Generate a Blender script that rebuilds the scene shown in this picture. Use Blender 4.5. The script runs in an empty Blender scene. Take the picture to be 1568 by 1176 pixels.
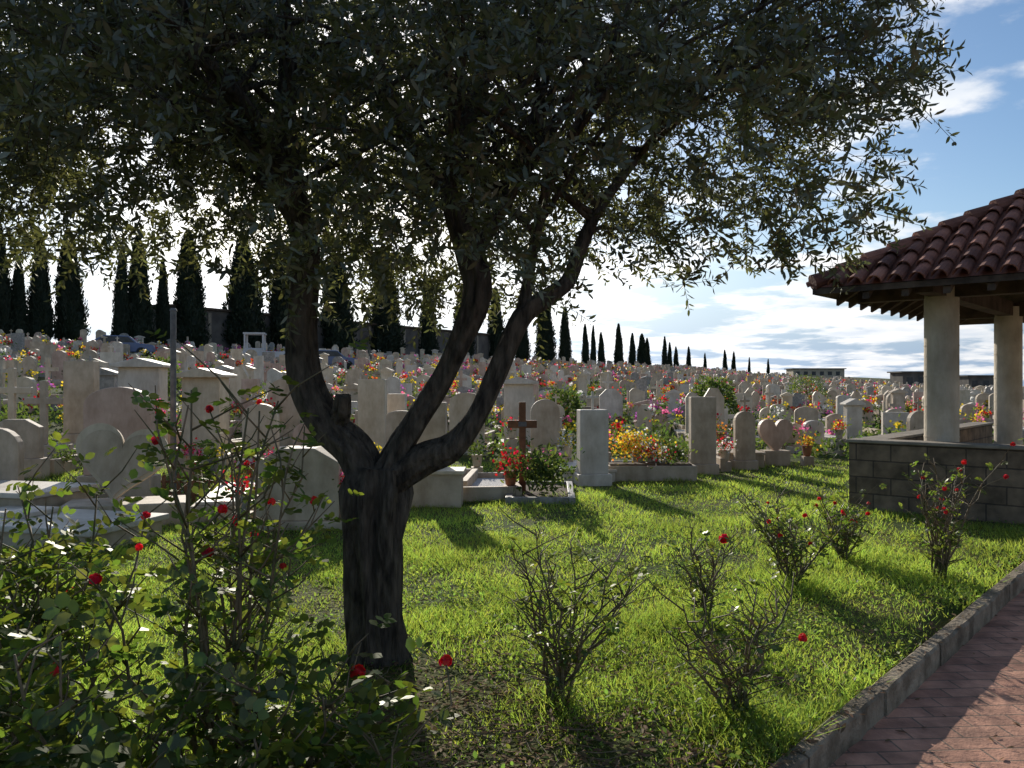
import bpy, math, random
import numpy as np
from mathutils import Vector, Matrix, noise
random.seed(7); rng=np.random.default_rng(7)
scene=bpy.context.scene
COL=scene.collection
EYE=1.6
# ------------------------------------------------------------ frames
CO=np.array([1.2,3.55]); CD=np.array([0.661,0.750]); CN=np.array([0.750,-0.661])
def t_of(x,y): return (x-CO[0])*CN[0]+(y-CO[1])*CN[1]
def s_of(x,y): return (x-CO[0])*CD[0]+(y-CO[1])*CD[1]
def hill(x,y):
    d=-0.848*(x+40)+0.530*(y-60)
    k=np.clip((d+56)/53.0,0,1)
    return 4.5*k*(0.75+0.25*k)
SUN_AZ=math.radians(-13); SUN_EL=math.radians(20)
sunv=Vector((math.sin(SUN_AZ)*math.cos(SUN_EL),math.cos(SUN_AZ)*math.cos(SUN_EL),math.sin(SUN_EL)))
# ------------------------------------------------------------ materials
def new_mat(name):
    m=bpy.data.materials.new(name); m.use_nodes=True
    nt=m.node_tree; b=nt.nodes['Principled BSDF']
    return m,nt,b
def noise_mat(name,c1,c2,scale=5,rough=0.8,bump=0.3,bscale=None,c3=None,detail=8,lo=0.35,hi=0.65,spec=0.3,bdist=0.02,stretch=None,grime=None,island=False,iv=(0.6,1.35)):
    m,nt,b=new_mat(name)
    tc=nt.nodes.new('ShaderNodeTexCoord'); vec=tc.outputs['Object']
    if stretch:
        mp=nt.nodes.new('ShaderNodeMapping'); mp.inputs['Scale'].default_value=stretch; nt.links.new(vec,mp.inputs['Vector']); vec=mp.outputs[0]
    n=nt.nodes.new('ShaderNodeTexNoise'); n.inputs['Scale'].default_value=scale; n.inputs['Detail'].default_value=detail
    nt.links.new(vec,n.inputs['Vector'])
    r=nt.nodes.new('ShaderNodeValToRGB'); r.color_ramp.elements[0].position=lo; r.color_ramp.elements[1].position=hi
    r.color_ramp.elements[0].color=(*c1,1); r.color_ramp.elements[1].color=(*c2,1)
    if c3:
        e=r.color_ramp.elements.new((lo+hi)/2); e.color=(*c3,1)
    nt.links.new(n.outputs['Fac'],r.inputs['Fac']); colr=r.outputs['Color']
    if grime:
        g=nt.nodes.new('ShaderNodeTexNoise'); g.inputs['Scale'].default_value=grime; g.inputs['Detail'].default_value=10; g.inputs['Roughness'].default_value=0.75
        mp2=nt.nodes.new('ShaderNodeMapping'); mp2.inputs['Scale'].default_value=(1,1,0.35); nt.links.new(tc.outputs['Object'],mp2.inputs['Vector']); nt.links.new(mp2.outputs[0],g.inputs['Vector'])
        gr=nt.nodes.new('ShaderNodeValToRGB'); gr.color_ramp.elements[0].position=0.33; gr.color_ramp.elements[1].position=0.58
        gr.color_ramp.elements[0].color=(0.76,0.72,0.65,1); gr.color_ramp.elements[1].color=(1.03,1.02,1.0,1)
        nt.links.new(g.outputs['Fac'],gr.inputs[0])
        mx=nt.nodes.new('ShaderNodeMix'); mx.data_type='RGBA'; mx.blend_type='MULTIPLY'; mx.inputs['Factor'].default_value=1
        nt.links.new(colr,mx.inputs['A']); nt.links.new(gr.outputs[0],mx.inputs['B']); colr=mx.outputs['Result']
    if island:
        geo=nt.nodes.new('ShaderNodeNewGeometry'); hs=nt.nodes.new('ShaderNodeHueSaturation')
        mr=nt.nodes.new('ShaderNodeMapRange'); mr.inputs[3].default_value=iv[0]; mr.inputs[4].default_value=iv[1]
        nt.links.new(geo.outputs['Random Per Island'],mr.inputs[0]); nt.links.new(mr.outputs[0],hs.inputs['Value']); nt.links.new(colr,hs.inputs['Color']); colr=hs.outputs['Color']
    nt.links.new(colr,b.inputs['Base Color'])
    b.inputs['Roughness'].default_value=rough; b.inputs['Specular IOR Level'].default_value=spec
    n2=nt.nodes.new('ShaderNodeTexNoise'); n2.inputs['Scale'].default_value=bscale or scale*6; n2.inputs['Detail'].default_value=8
    nt.links.new(vec,n2.inputs['Vector'])
    bp=nt.nodes.new('ShaderNodeBump'); bp.inputs['Strength'].default_value=bump; bp.inputs['Distance'].default_value=bdist
    nt.links.new(n2.outputs['Fac'],bp.inputs['Height']); nt.links.new(bp.outputs['Normal'],b.inputs['Normal'])
    return m
def leaf_mat(name,top,bot,trans,tfac=0.35,rough=0.45,gl=0.12,scale=3.0,lo=0.55,hi=1.45,hue=0.02):
    m=bpy.data.materials.new(name); m.use_nodes=True; nt=m.node_tree; nt.nodes.clear()
    out=nt.nodes.new('ShaderNodeOutputMaterial')
    geo=nt.nodes.new('ShaderNodeNewGeometry')
    tc=nt.nodes.new('ShaderNodeTexCoord')
    n=nt.nodes.new('ShaderNodeTexNoise'); n.inputs['Scale'].default_value=scale; n.inputs['Detail'].default_value=4
    nt.links.new(tc.outputs['Object'],n.inputs['Vector'])
    mx=nt.nodes.new('ShaderNodeMix'); mx.data_type='RGBA'
    nt.links.new(geo.outputs['Backfacing'],mx.inputs['Factor'])
    mx.inputs['A'].default_value=(*top,1); mx.inputs['B'].default_value=(*bot,1)
    hs=nt.nodes.new('ShaderNodeHueSaturation')
    mr=nt.nodes.new('ShaderNodeMapRange'); mr.inputs[1].default_value=0.3; mr.inputs[2].default_value=0.7; mr.inputs[3].default_value=lo; mr.inputs[4].default_value=hi
    nt.links.new(n.outputs['Fac'],mr.inputs[0]); nt.links.new(mr.outputs[0],hs.inputs['Value'])
    nt.links.new(mx.outputs['Result'],hs.inputs['Color'])
    mh=nt.nodes.new('ShaderNodeMapRange'); mh.inputs[3].default_value=0.5-hue*1.3; mh.inputs[4].default_value=0.5+hue*.8
    nt.links.new(geo.outputs['Random Per Island'],mh.inputs[0]); nt.links.new(mh.outputs[0],hs.inputs['Hue'])
    d=nt.nodes.new('ShaderNodeBsdfDiffuse'); nt.links.new(hs.outputs['Color'],d.inputs['Color'])
    t=nt.nodes.new('ShaderNodeBsdfTranslucent')
    hs2=nt.nodes.new('ShaderNodeHueSaturation'); hs2.inputs['Color'].default_value=(*trans,1); nt.links.new(mr.outputs[0],hs2.inputs['Value']); nt.links.new(mh.outputs[0],hs2.inputs['Hue'])
    nt.links.new(hs2.outputs['Color'],t.inputs['Color'])
    m1=nt.nodes.new('ShaderNodeMixShader'); m1.inputs[0].default_value=tfac
    nt.links.new(d.outputs[0],m1.inputs[1]); nt.links.new(t.outputs[0],m1.inputs[2])
    g=nt.nodes.new('ShaderNodeBsdfGlossy'); g.inputs['Roughness'].default_value=rough; g.inputs['Color'].default_value=(0.85,0.85,0.78,1)
    m2=nt.nodes.new('ShaderNodeMixShader'); m2.inputs[0].default_value=gl
    nt.links.new(m1.outputs[0],m2.inputs[1]); nt.links.new(g.outputs[0],m2.inputs[2])
    nt.links.new(m2.outputs[0],out.inputs[0])
    return m
M={}
M['olive']=leaf_mat('olive_leaf',(0.042,0.048,0.024),(0.115,0.12,0.08),(0.24,0.26,0.07),0.32,0.4,0.08,2.0)
M['grass']=leaf_mat('grass_blade',(0.10,0.16,0.025),(0.10,0.16,0.025),(0.54,0.74,0.10),0.55,0.5,0.03,0.7,0.65,1.3,0.03)
M['weed']=leaf_mat('weed_leaf',(0.07,0.12,0.03),(0.08,0.14,0.035),(0.38,0.56,0.08),0.48,0.5,0.025,2,hue=0.03)
M['rose_leaf']=leaf_mat('rose_leaf',(0.03,0.06,0.018),(0.05,0.085,0.03),(0.28,0.40,0.04),0.42,0.4,0.05,6,hue=0.035)
M['cyp']=leaf_mat('cypress_foliage',(0.022,0.034,0.020),(0.022,0.034,0.020),(0.03,0.05,0.02),0.15,0.5,0.02,0.6)
M['shrub']=leaf_mat('shrub_foliage',(0.035,0.065,0.02),(0.045,0.07,0.025),(0.20,0.30,0.05),0.38,0.5,0.02,2,hue=0.03)
def petal(name,c): return leaf_mat(name,c,c,tuple(min(1,v*1.3) for v in c),0.45,0.5,0.02,8,hue=0.01)
M['red']=petal('petal_red',(0.68,0.02,0.025)); M['yellow']=petal('petal_yellow',(0.80,0.58,0.04)); M['pink']=petal('petal_pink',(0.75,0.16,0.32))
M['white']=petal('petal_white',(0.78,0.76,0.70)); M['orange']=petal('petal_orange',(0.75,0.25,0.04)); M['purple']=petal('petal_purple',(0.4,0.10,0.40))
M['bark']=noise_mat('olive_bark',(0.024,0.019,0.015),(0.15,0.12,0.09),26,0.95,1.0,34,bdist=0.06,stretch=(1,1,0.25),lo=0.3,hi=0.7)
M['twig']=noise_mat('rose_stem',(0.08,0.08,0.035),(0.24,0.165,0.10),10,0.7,0.2)
M['marble']=noise_mat('white_marble',(0.56,0.50,0.42),(0.70,0.635,0.545),3,0.6,0.08,grime=4)
M['trav']=noise_mat('travertine',(0.42,0.34,0.25),(0.56,0.465,0.35),4,0.7,0.15,grime=4)
M['pinkst']=noise_mat('pink_marble',(0.46,0.325,0.25),(0.57,0.42,0.335),4,0.6,0.1,grime=4)
M['grey']=noise_mat('grey_granite',(0.23,0.22,0.205),(0.37,0.355,0.325),12,0.5,0.1,grime=4)
M['cream']=noise_mat('cream_stone',(0.56,0.46,0.33),(0.68,0.58,0.435),4,0.6,0.1,grime=3)
M['wood']=noise_mat('cross_wood',(0.13,0.055,0.025),(0.24,0.11,0.05),8,0.6,0.3)
M['gravel']=noise_mat('white_gravel',(0.35,0.34,0.32),(0.75,0.73,0.70),60,0.9,1.0,60)
M['soil']=noise_mat('soil',(0.06,0.04,0.025),(0.14,0.10,0.06),8,0.95,0.8)
M['terra']=noise_mat('terracotta_pot',(0.30,0.12,0.06),(0.40,0.18,0.09),9,0.8,0.2)
M['metal']=noise_mat('grey_metal',(0.10,0.10,0.10),(0.20,0.19,0.18),9,0.6,0.1)
STONES=['marble','trav','cream','trav','pinkst','grey','marble','cream']
# ------------------------------------------------------------ mesh helpers
class MB:
    def __init__(s): s.v=[]; s.f=[]; s.m=[]; s.mats=[]
    def mi(s,k):
        if k not in s.mats: s.mats.append(k)
        return s.mats.index(k)
    def add(s,vs,fs,mat,T=None):
        o=len(s.v)
        if T is not None: vs=[tuple(T@Vector(v)) for v in vs]
        s.v.extend(vs); mi=s.mi(mat)
        for f in fs: s.f.append([i+o for i in f]); s.m.append(mi)
    def box(s,c,d,mat,T=None):
        x,y,z=c; a,b,h=d[0]/2,d[1]/2,d[2]/2
        vs=[(x-a,y-b,z-h),(x+a,y-b,z-h),(x+a,y+b,z-h),(x-a,y+b,z-h),(x-a,y-b,z+h),(x+a,y-b,z+h),(x+a,y+b,z+h),(x-a,y+b,z+h)]
        s.add(vs,[(0,3,2,1),(4,5,6,7),(0,1,5,4),(1,2,6,5),(2,3,7,6),(3,0,4,7)],mat,T)
    def prism(s,prof,y0,y1,mat,T=None):
        n=len(prof)
        vs=[(p[0],y0,p[1]) for p in prof]+[(p[0],y1,p[1]) for p in prof]
        fs=[tuple(range(n)),tuple(range(2*n-1,n-1,-1))]
        for i in range(n):
            j=(i+1)%n; fs.append((i,i+n,j+n,j))
        s.add(vs,fs,mat,T)
    def tube(s,pts,rad,mat,k=6,rough=0.0,cap=True,T=None):
        pts=[Vector(p) for p in pts]; vs=[]; n=len(pts)
        prev=None
        for i,p in enumerate(pts):
            d=(pts[min(i+1,n-1)]-pts[max(i-1,0)]).normalized()
            if prev is None:
                a=d.cross(Vector((1,0,0)) if abs(d.x)<0.8 else Vector((0,1,0))).normalized()
            else:
                a=(prev-d*prev.dot(d)).normalized()
            prev=a; b=d.cross(a)
            for j in range(k):
                an=2*math.pi*j/k
                r=rad[i]
                if rough:
                    q=Vector((math.cos(an)*2.4,math.sin(an)*2.4,p.z*1.6+p.x*2))
                    r*=1+rough*noise.noise(q)+rough*0.6*noise.noise(Vector((q.x*3,q.y*3,q.z*1.1)))
                vs.append(tuple(p+(a*math.cos(an)+b*math.sin(an))*r))
        fs=[]
        for i in range(n-1):
            for j in range(k):
                fs.append((i*k+j,i*k+(j+1)%k,(i+1)*k+(j+1)%k,(i+1)*k+j))
        if cap: fs.append(tuple(range((n-1)*k,n*k))); fs.append(tuple(range(k-1,-1,-1)))
        s.add(vs,fs,mat,T)
    def obj(s,name,parent=None,smooth=False,bevel=0,loc=None):
        me=bpy.data.meshes.new(name); me.from_pydata(s.v,[],s.f)
        for k in s.mats: me.materials.append(M[k])
        me.polygons.foreach_set('material_index',s.m)
        if smooth: me.polygons.foreach_set('use_smooth',[True]*len(s.f))
        me.update()
        o=bpy.data.objects.new(name,me); COL.objects.link(o)
        if parent: o.parent=parent
        if loc: o.location=loc
        if bevel:
            md=o.modifiers.new('b','BEVEL'); md.width=bevel; md.segments=2; md.limit_method='ANGLE'
        return o
def np_mesh(name,V,k,mat,parent=None,mids=None,mats=None,faces=None):
    V=np.ascontiguousarray(V,dtype=np.float32).reshape(-1,3)
    me=bpy.data.meshes.new(name)
    me.vertices.add(len(V)); me.vertices.foreach_set('co',V.ravel())
    if faces is None: idx=np.arange(len(V),dtype=np.int32)
    else: idx=np.ascontiguousarray(faces,dtype=np.int32).ravel()
    nf=len(idx)//k
    me.loops.add(len(idx)); me.loops.foreach_set('vertex_index',idx)
    me.polygons.add(nf); me.polygons.foreach_set('loop_start',np.arange(0,nf*k,k,dtype=np.int32))
    for mm in (mats or [mat]): me.materials.append(M[mm])
    if mids is not None: me.polygons.foreach_set('material_index',np.ascontiguousarray(mids,dtype=np.int32))
    me.update(calc_edges=True)
    o=bpy.data.objects.new(name,me); COL.objects.link(o)
    if parent: o.parent=parent
    return o
def unit(a): return a/np.maximum(np.linalg.norm(a,axis=-1,keepdims=True),1e-9)
def leaves(base,dirn,L,W,nrm=None):
    n=len(base); dirn=unit(dirn)
    if nrm is None: nrm=rng.normal(size=(n,3))
    side=unit(np.cross(dirn,nrm)); nn=np.cross(side,dirn)
    L=np.broadcast_to(L,(n,))[:,None]; W=np.broadcast_to(W,(n,))[:,None]
    P=[base, base+dirn*L*0.3+side*W*0.45, base+dirn*L*0.68+side*W*0.42+nn*L*0.03, base+dirn*L-nn*L*0.06,
       base+dirn*L*0.68-side*W*0.42+nn*L*0.03, base+dirn*L*0.3-side*W*0.45]
    return np.stack(P,axis=1).reshape(-1,3)
def empty(name,loc=(0,0,0)):
    e=bpy.data.objects.new(name,None); e.location=loc; COL.objects.link(e); return e
def pat(x,y):
    return (np.sin(1.9*x+1.1*y+0.5)+np.sin(-1.3*x+2.3*y+1.7)+np.sin(3.7*x-2.9*y+0.3)*0.7+np.sin(5.3*x+4.1*y)*0.5)/3.2

# ------------------------------------------------------------ ground
svals=np.unique(np.concatenate([-np.geomspace(8,3000,25)[::-1],np.arange(-8,12,0.5),np.arange(12,60,1.5),np.arange(60,260,5),np.geomspace(262,3500,22)]))
tvals=np.unique(np.concatenate([-np.geomspace(262,3500,22)[::-1],-np.arange(60,260,5)[::-1],-np.arange(12,60,1.5)[::-1],np.arange(-12,-0.01,0.5),[0.02,0.05,0.4,2,4,8,16,32,64,150,400,1000,3500]]))
SS,TT=np.meshgrid(svals,tvals,indexing='ij')
X=CO[0]+CD[0]*SS+CN[0]*TT; Y=CO[1]+CD[1]*SS+CN[1]*TT
Z=hill(X,Y)+0.018*pat(X,Y)*(TT<-0.1)
Z=np.where(TT>0.04,-0.22,Z)
far=np.hypot(X,Y); Z=np.where(far>500,Z-(far-500)*0.003,Z)
ns,ntt=SS.shape
I=np.arange(ns*ntt).reshape(ns,ntt)
F=np.stack([I[:-1,:-1],I[1:,:-1],I[1:,1:],I[:-1,1:]],-1).reshape(-1,4)[:,::-1]
m,nt,b=new_mat('ground_soil_grass'); M['ground']=m
tc=nt.nodes.new('ShaderNodeTexCoord')
n1=nt.nodes.new('ShaderNodeTexNoise'); n1.inputs['Scale'].default_value=0.9; n1.inputs['Detail'].default_value=10
n2=nt.nodes.new('ShaderNodeTexNoise'); n2.inputs['Scale'].default_value=28; n2.inputs['Detail'].default_value=8
r1=nt.nodes.new('ShaderNodeValToRGB'); r1.color_ramp.elements[0].position=0.42; r1.color_ramp.elements[1].position=0.66
r1.color_ramp.elements[0].color=(0.055,0.09,0.018,1); r1.color_ramp.elements[1].color=(0.14,0.13,0.06,1)
r2=nt.nodes.new('ShaderNodeValToRGB'); r2.color_ramp.elements[0].color=(0.35,0.35,0.3,1); r2.color_ramp.elements[1].color=(1.5,1.4,1.2,1)
mx=nt.nodes.new('ShaderNodeMix'); mx.data_type='RGBA'; mx.blend_type='MULTIPLY'; mx.inputs['Factor'].default_value=1
for n_ in (n1,n2): nt.links.new(tc.outputs['Object'],n_.inputs['Vector'])
nt.links.new(n1.outputs['Fac'],r1.inputs[0]); nt.links.new(n2.outputs['Fac'],r2.inputs[0])
nt.links.new(r1.outputs[0],mx.inputs['A']); nt.links.new(r2.outputs[0],mx.inputs['B']); nt.links.new(mx.outputs['Result'],b.inputs['Base Color'])
b.inputs['Roughness'].default_value=0.95; b.inputs['Specular IOR Level'].default_value=0.1
bp=nt.nodes.new('ShaderNodeBump'); bp.inputs['Strength'].default_value=0.8; bp.inputs['Distance'].default_value=0.04
nt.links.new(n2.outputs['Fac'],bp.inputs['Height']); nt.links.new(bp.outputs['Normal'],b.inputs['Normal'])
g=np_mesh('ground',np.stack([X,Y,Z],-1),4,'ground',faces=F)
g.data.polygons.foreach_set('use_smooth',[True]*len(g.data.polygons))

def brick_mat(name,c1,c2,mort,scale,bw,rh,rot=0.0,rough=0.85,ms=0.012,plane='xy'):
    m,nt,b=new_mat(name)
    tc=nt.nodes.new('ShaderNodeTexCoord')
    mp=nt.nodes.new('ShaderNodeMapping'); mp.inputs['Rotation'].default_value=(0,0,rot)
    nt.links.new(tc.outputs['Object'],mp.inputs['Vector'])
    br=nt.nodes.new('ShaderNodeTexBrick'); br.inputs['Scale'].default_value=scale
    br.inputs['Brick Width'].default_value=bw; br.inputs['Row Height'].default_value=rh; br.inputs['Mortar Size'].default_value=ms; br.inputs['Mortar Smooth'].default_value=0.4
    br.inputs['Color1'].default_value=(*c1,1); br.inputs['Color2'].default_value=(*c2,1); br.inputs['Mortar'].default_value=(*mort,1)
    if plane=='xz':
        sp=nt.nodes.new('ShaderNodeSeparateXYZ'); cb=nt.nodes.new('ShaderNodeCombineXYZ'); ad=nt.nodes.new('ShaderNodeMath')
        nt.links.new(mp.outputs[0],sp.inputs[0]); nt.links.new(sp.outputs['X'],ad.inputs[0]); nt.links.new(sp.outputs['Y'],ad.inputs[1])
        nt.links.new(ad.outputs[0],cb.inputs['X']); nt.links.new(sp.outputs['Z'],cb.inputs['Y'])
        nt.links.new(cb.outputs[0],br.inputs['Vector'])
    else: nt.links.new(mp.outputs[0],br.inputs['Vector'])
    n=nt.nodes.new('ShaderNodeTexNoise'); n.inputs['Scale'].default_value=6; n.inputs['Detail'].default_value=10
    nt.links.new(tc.outputs['Object'],n.inputs['Vector'])
    r=nt.nodes.new('ShaderNodeValToRGB'); r.color_ramp.elements[0].position=0.3; r.color_ramp.elements[1].position=0.7
    r.color_ramp.elements[0].color=(0.5,0.5,0.5,1); r.color_ramp.elements[1].color=(1.25,1.2,1.15,1)
    nt.links.new(n.outputs['Fac'],r.inputs[0])
    mx=nt.nodes.new('ShaderNodeMix'); mx.data_type='RGBA'; mx.blend_type='MULTIPLY'; mx.inputs['Factor'].default_value=1
    nt.links.new(br.outputs['Color'],mx.inputs['A']); nt.links.new(r.outputs[0],mx.inputs['B']); nt.links.new(mx.outputs['Result'],b.inputs['Base Color'])
    b.inputs['Roughness'].default_value=rough; b.inputs['Specular IOR Level'].default_value=0.25
    bp=nt.nodes.new('ShaderNodeBump'); bp.inputs['Strength'].default_value=0.6; bp.inputs['Distance'].default_value=0.01; bp.invert=True
    nt.links.new(br.outputs['Fac'],bp.inputs['Height'])
    bp2=nt.nodes.new('ShaderNodeBump'); bp2.inputs['Strength'].default_value=0.5; bp2.inputs['Distance'].default_value=0.012
    n3=nt.nodes.new('ShaderNodeTexNoise'); n3.inputs['Scale'].default_value=45; nt.links.new(tc.outputs['Object'],n3.inputs['Vector'])
    nt.links.new(n3.outputs['Fac'],bp2.inputs['Height']); nt.links.new(bp.outputs[0],bp2.inputs['Normal'])
    nt.links.new(bp2.outputs['Normal'],b.inputs['Normal'])
    M[name]=m
brick_mat('path_bricks',(0.54,0.30,0.21),(0.40,0.21,0.15),(0.22,0.165,0.125),1.0,0.25,0.125,ms=0.006,rot=math.radians(45))
brick_mat('wall_blocks',(0.23,0.17,0.115),(0.165,0.12,0.08),(0.09,0.07,0.055),1.0,0.42,0.21,ms=0.010,plane='xz')
M['curb']=noise_mat('curb_concrete',(0.13,0.10,0.065),(0.31,0.25,0.175),7,0.9,0.9,40,island=True,iv=(0.8,1.2))
M['conc']=noise_mat('column_concrete',(0.50,0.43,0.335),(0.68,0.60,0.48),3,0.8,0.3,25,grime=2)
M['cope']=noise_mat('coping_stone',(0.20,0.17,0.13),(0.32,0.27,0.21),5,0.85,0.4,25)
M['tile']=noise_mat('roof_tile',(0.13,0.05,0.035),(0.38,0.16,0.10),3,0.8,0.5,30,c3=(0.25,0.10,0.065),lo=0.3,hi=0.7,island=True)
M['beam']=noise_mat('roof_timber',(0.05,0.035,0.025),(0.12,0.085,0.06),5,0.8,0.3)
ANG=math.atan2(CD[1],CD[0])
def L2(mb,name,**k):
    o=mb.obj(name,**k); o.location=(CO[0],CO[1],0); o.rotation_euler=(0,0,ANG); return o
mb=MB(); mb.add([(-15,-7,-0.10),(40,-7,-0.10),(40,-0.06,-0.10),(-15,-0.06,-0.10)],[(0,1,2,3)],'path_bricks'); L2(mb,'brick_path')
mb=MB(); xx=-12.0
while xx<30:
    ln=0.985
    j=random.uniform(-0.006,0.006)
    segs=8; vs=[]; fs=[]
    for i in range(segs+1):
        px=xx+ln*i/segs
        e=[random.uniform(-.006,.006) for _ in range(4)]
        vs+=[(px,-0.078+j+e[0],-0.17),(px,-0.078+j+e[0],0.020+e[1]),(px,-0.064+j+e[1],0.034+e[2]),(px,0.0+j,0.038+e[3]),(px,0.012+j,0.028),(px,0.012+j,-.1)]
    for i in range(segs):
        for q in range(5): fs.append((i*6+q,(i+1)*6+q,(i+1)*6+q+1,i*6+q+1))
    fs.append((0,1,2,3,4,5)); o_=segs*6; fs.append((o_+5,o_+4,o_+3,o_+2,o_+1,o_))
    mb.add(vs,fs,'curb'); xx+=1.0
L2(mb,'stone_curb')

# ------------------------------------------------------------ pavilion (local coords: X=s, Y=-t)
pav=empty('tiled_pavilion',(CO[0],CO[1],0)); pav.rotation_euler=(0,0,ANG)
mb=MB()
mb.box((7.55,-0.15,0.30),(0.3,5.0,1.1),'wall_blocks')
mb.box((10.86,2.2,0.30),(6.32,0.3,1.1),'wall_blocks')
mb.obj('low_wall',parent=pav)
mb=MB()
mb.box((7.55,-0.15,0.872),(0.36,5.06,0.04),'cope'); mb.box((10.9,2.2,0.868),(6.3,0.36,0.036),'cope'); mb.obj('wall_coping',parent=pav,bevel=0.01)
mb=MB()
for s_,t_ in ((7.95,-1.4),(11.9,-1.4),(7.95,3.0),(11.9,3.0)):
    mb.tube([(s_,-t_,-0.2+i*0.38) for i in range(9)],[0.2]*9,'conc',k=36)
    for i in range(1,8):
        mb.tube([(s_,-t_,-0.2+i*0.38-0.006),(s_,-t_,-0.2+i*0.38+0.006)],[0.204,0.204],'conc',k=36)
o=mb.obj('columns',parent=pav,smooth=False)
s0,s1,y0,y1=6.93,14.2,-4.6,2.64; ZE=2.80; SL=0.58
hw=(y1-y0)/2; cy=(y0+y1)/2; cs=(s0+s1)/2
mb=MB()
for yy in (1.4,-3.0): mb.box(((s0+s1)/2,yy,2.80),(s1-s0-0.5,0.2,0.22),'beam')
for ss in (7.95,11.9): mb.box((ss,cy,2.79),(0.2,y1-y0-0.5,0.22),'beam')
pk=(cs,cy,ZE+hw*SL)
c4=[(s0,y1,ZE),(s0,y0,ZE),(s1,y0,ZE),(s1,y1,ZE)]
mb.add(c4+[pk],[(0,1,4),(1,2,4),(2,3,4),(3,0,4)],'beam')
c5=[(p[0],p[1],p[2]-0.07) for p in c4]; pk2=(pk[0],pk[1],pk[2]-0.07)
mb.add(c5+[pk2],[(1,0,4),(2,1,4),(3,2,4),(0,3,4)],'beam')
mb.add(c4+c5,[(0,4,5,1),(1,5,6,2),(2,6,7,3),(3,7,4,0)],'beam')
k=y0+0.3
while k<y1-0.1:
    run=min(hw-abs(k-cy),2.6)
    if run>0.3: mb.prism([(s0+0.04,ZE-0.16),(s0+run,ZE-0.16+run*SL),(s0+run,ZE-0.075+run*SL),(s0+0.04,ZE-0.075)],k-0.04,k+0.04,'beam')
    k+=0.45
k=s0+0.3
while k<s1-0.1:
    run=min(hw-abs(k-cs),2.6)
    if run>0.3:
        prof=[(y1-0.04,ZE-0.16),(y1-run,ZE-0.16+run*SL),(y1-run,ZE-0.075+run*SL),(y1-0.04,ZE-0.075)]
        vs=[(k-0.04,p[0],p[1]) for p in prof]+[(k+0.04,p[0],p[1]) for p in prof]
        mb.add(vs,[(0,1,2,3),(7,6,5,4),(0,4,5,1),(1,5,6,2),(2,6,7,3),(3,7,4,0)],'beam')
    k+=0.45
mb.obj('roof_timbers',parent=pav)
mb=MB()
def tile_course(a,b_dir,run,z0,sl,r=0.085,L=0.36):
    side=Vector((-b_dir.y,b_dir.x,0)); up=Vector((b_dir.x,b_dir.y,sl)).normalized(); nrm=up.cross(side)
    if nrm.z<0: nrm=-nrm
    tot=run*math.sqrt(1+sl*sl); q=-0.07+random.uniform(-.015,.015)
    while q<tot-0.05:
        e=min(q+L+0.05,tot+0.02)
        vs=[];K=7
        jr=random.uniform(-.008,.008); jl=random.uniform(0,.012)
        for (qq,rr,lift) in ((q,r*1.08,0.028+jl),(e,r*0.88,0.0)):
            p=Vector((a[0],a[1],z0))+up*qq+nrm*(lift+0.01)
            for rr2 in (rr,rr-0.014):
                for i in range(K):
                    an=math.pi*i/(K-1)
                    vs.append(tuple(p+side*(math.cos(an)*rr2+jr)+nrm*(math.sin(an)*rr2)))
        fs=[]
        for i in range(K-1):
            fs.append((i,i+1,2*K+i+1,2*K+i))
            fs.append((i,K+i,K+i+1,i+1)); fs.append((K+i,3*K+i,3*K+i+1,K+i+1))
        mb.add(vs,fs,'tile')
        q+=L
sp=0.235
def face(start,along,inward,length):
    n=int(length/sp)
    for i in range(n+1):
        dist=i*sp+sp/2; p=start+along*dist
        run=min(dist,length-dist,hw)
        if run<0.08: continue
        tile_course((p.x,p.y),inward,run,ZE+0.02,SL)
face(Vector((s0,y0,0)),Vector((0,1,0)),Vector((1,0,0)),y1-y0)
face(Vector((s0,y1,0)),Vector((1,0,0)),Vector((0,-1,0)),s1-s0)
face(Vector((s1,y0,0)),Vector((0,1,0)),Vector((-1,0,0)),y1-y0)
face(Vector((s0,y0,0)),Vector((1,0,0)),Vector((0,1,0)),s1-s0)
mb.add([(p[0],p[1],p[2]+0.012) for p in c4]+[(pk[0],pk[1],pk[2]+0.012)],[(0,1,4),(1,2,4),(2,3,4),(3,0,4)],'tile')
for cnr in c4:
    d=Vector(pk)-Vector(cnr); n=int(d.length/0.36)
    for i in range(n):
        a_=Vector(cnr)+d*(i/n)+Vector((0,0,0.08)); b_=Vector(cnr)+d*((i+1.12)/n)+Vector((0,0,0.05))
        mb.tube([a_,b_],[0.105,0.085],'tile',k=12)
mb.obj('roof_tiles',parent=pav,smooth=False)
mb=MB(); mb.box((9.8,-1.0,-0.09),(5.6,6.2,0.06),'conc'); mb.obj('floor_slab',parent=pav)

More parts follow.
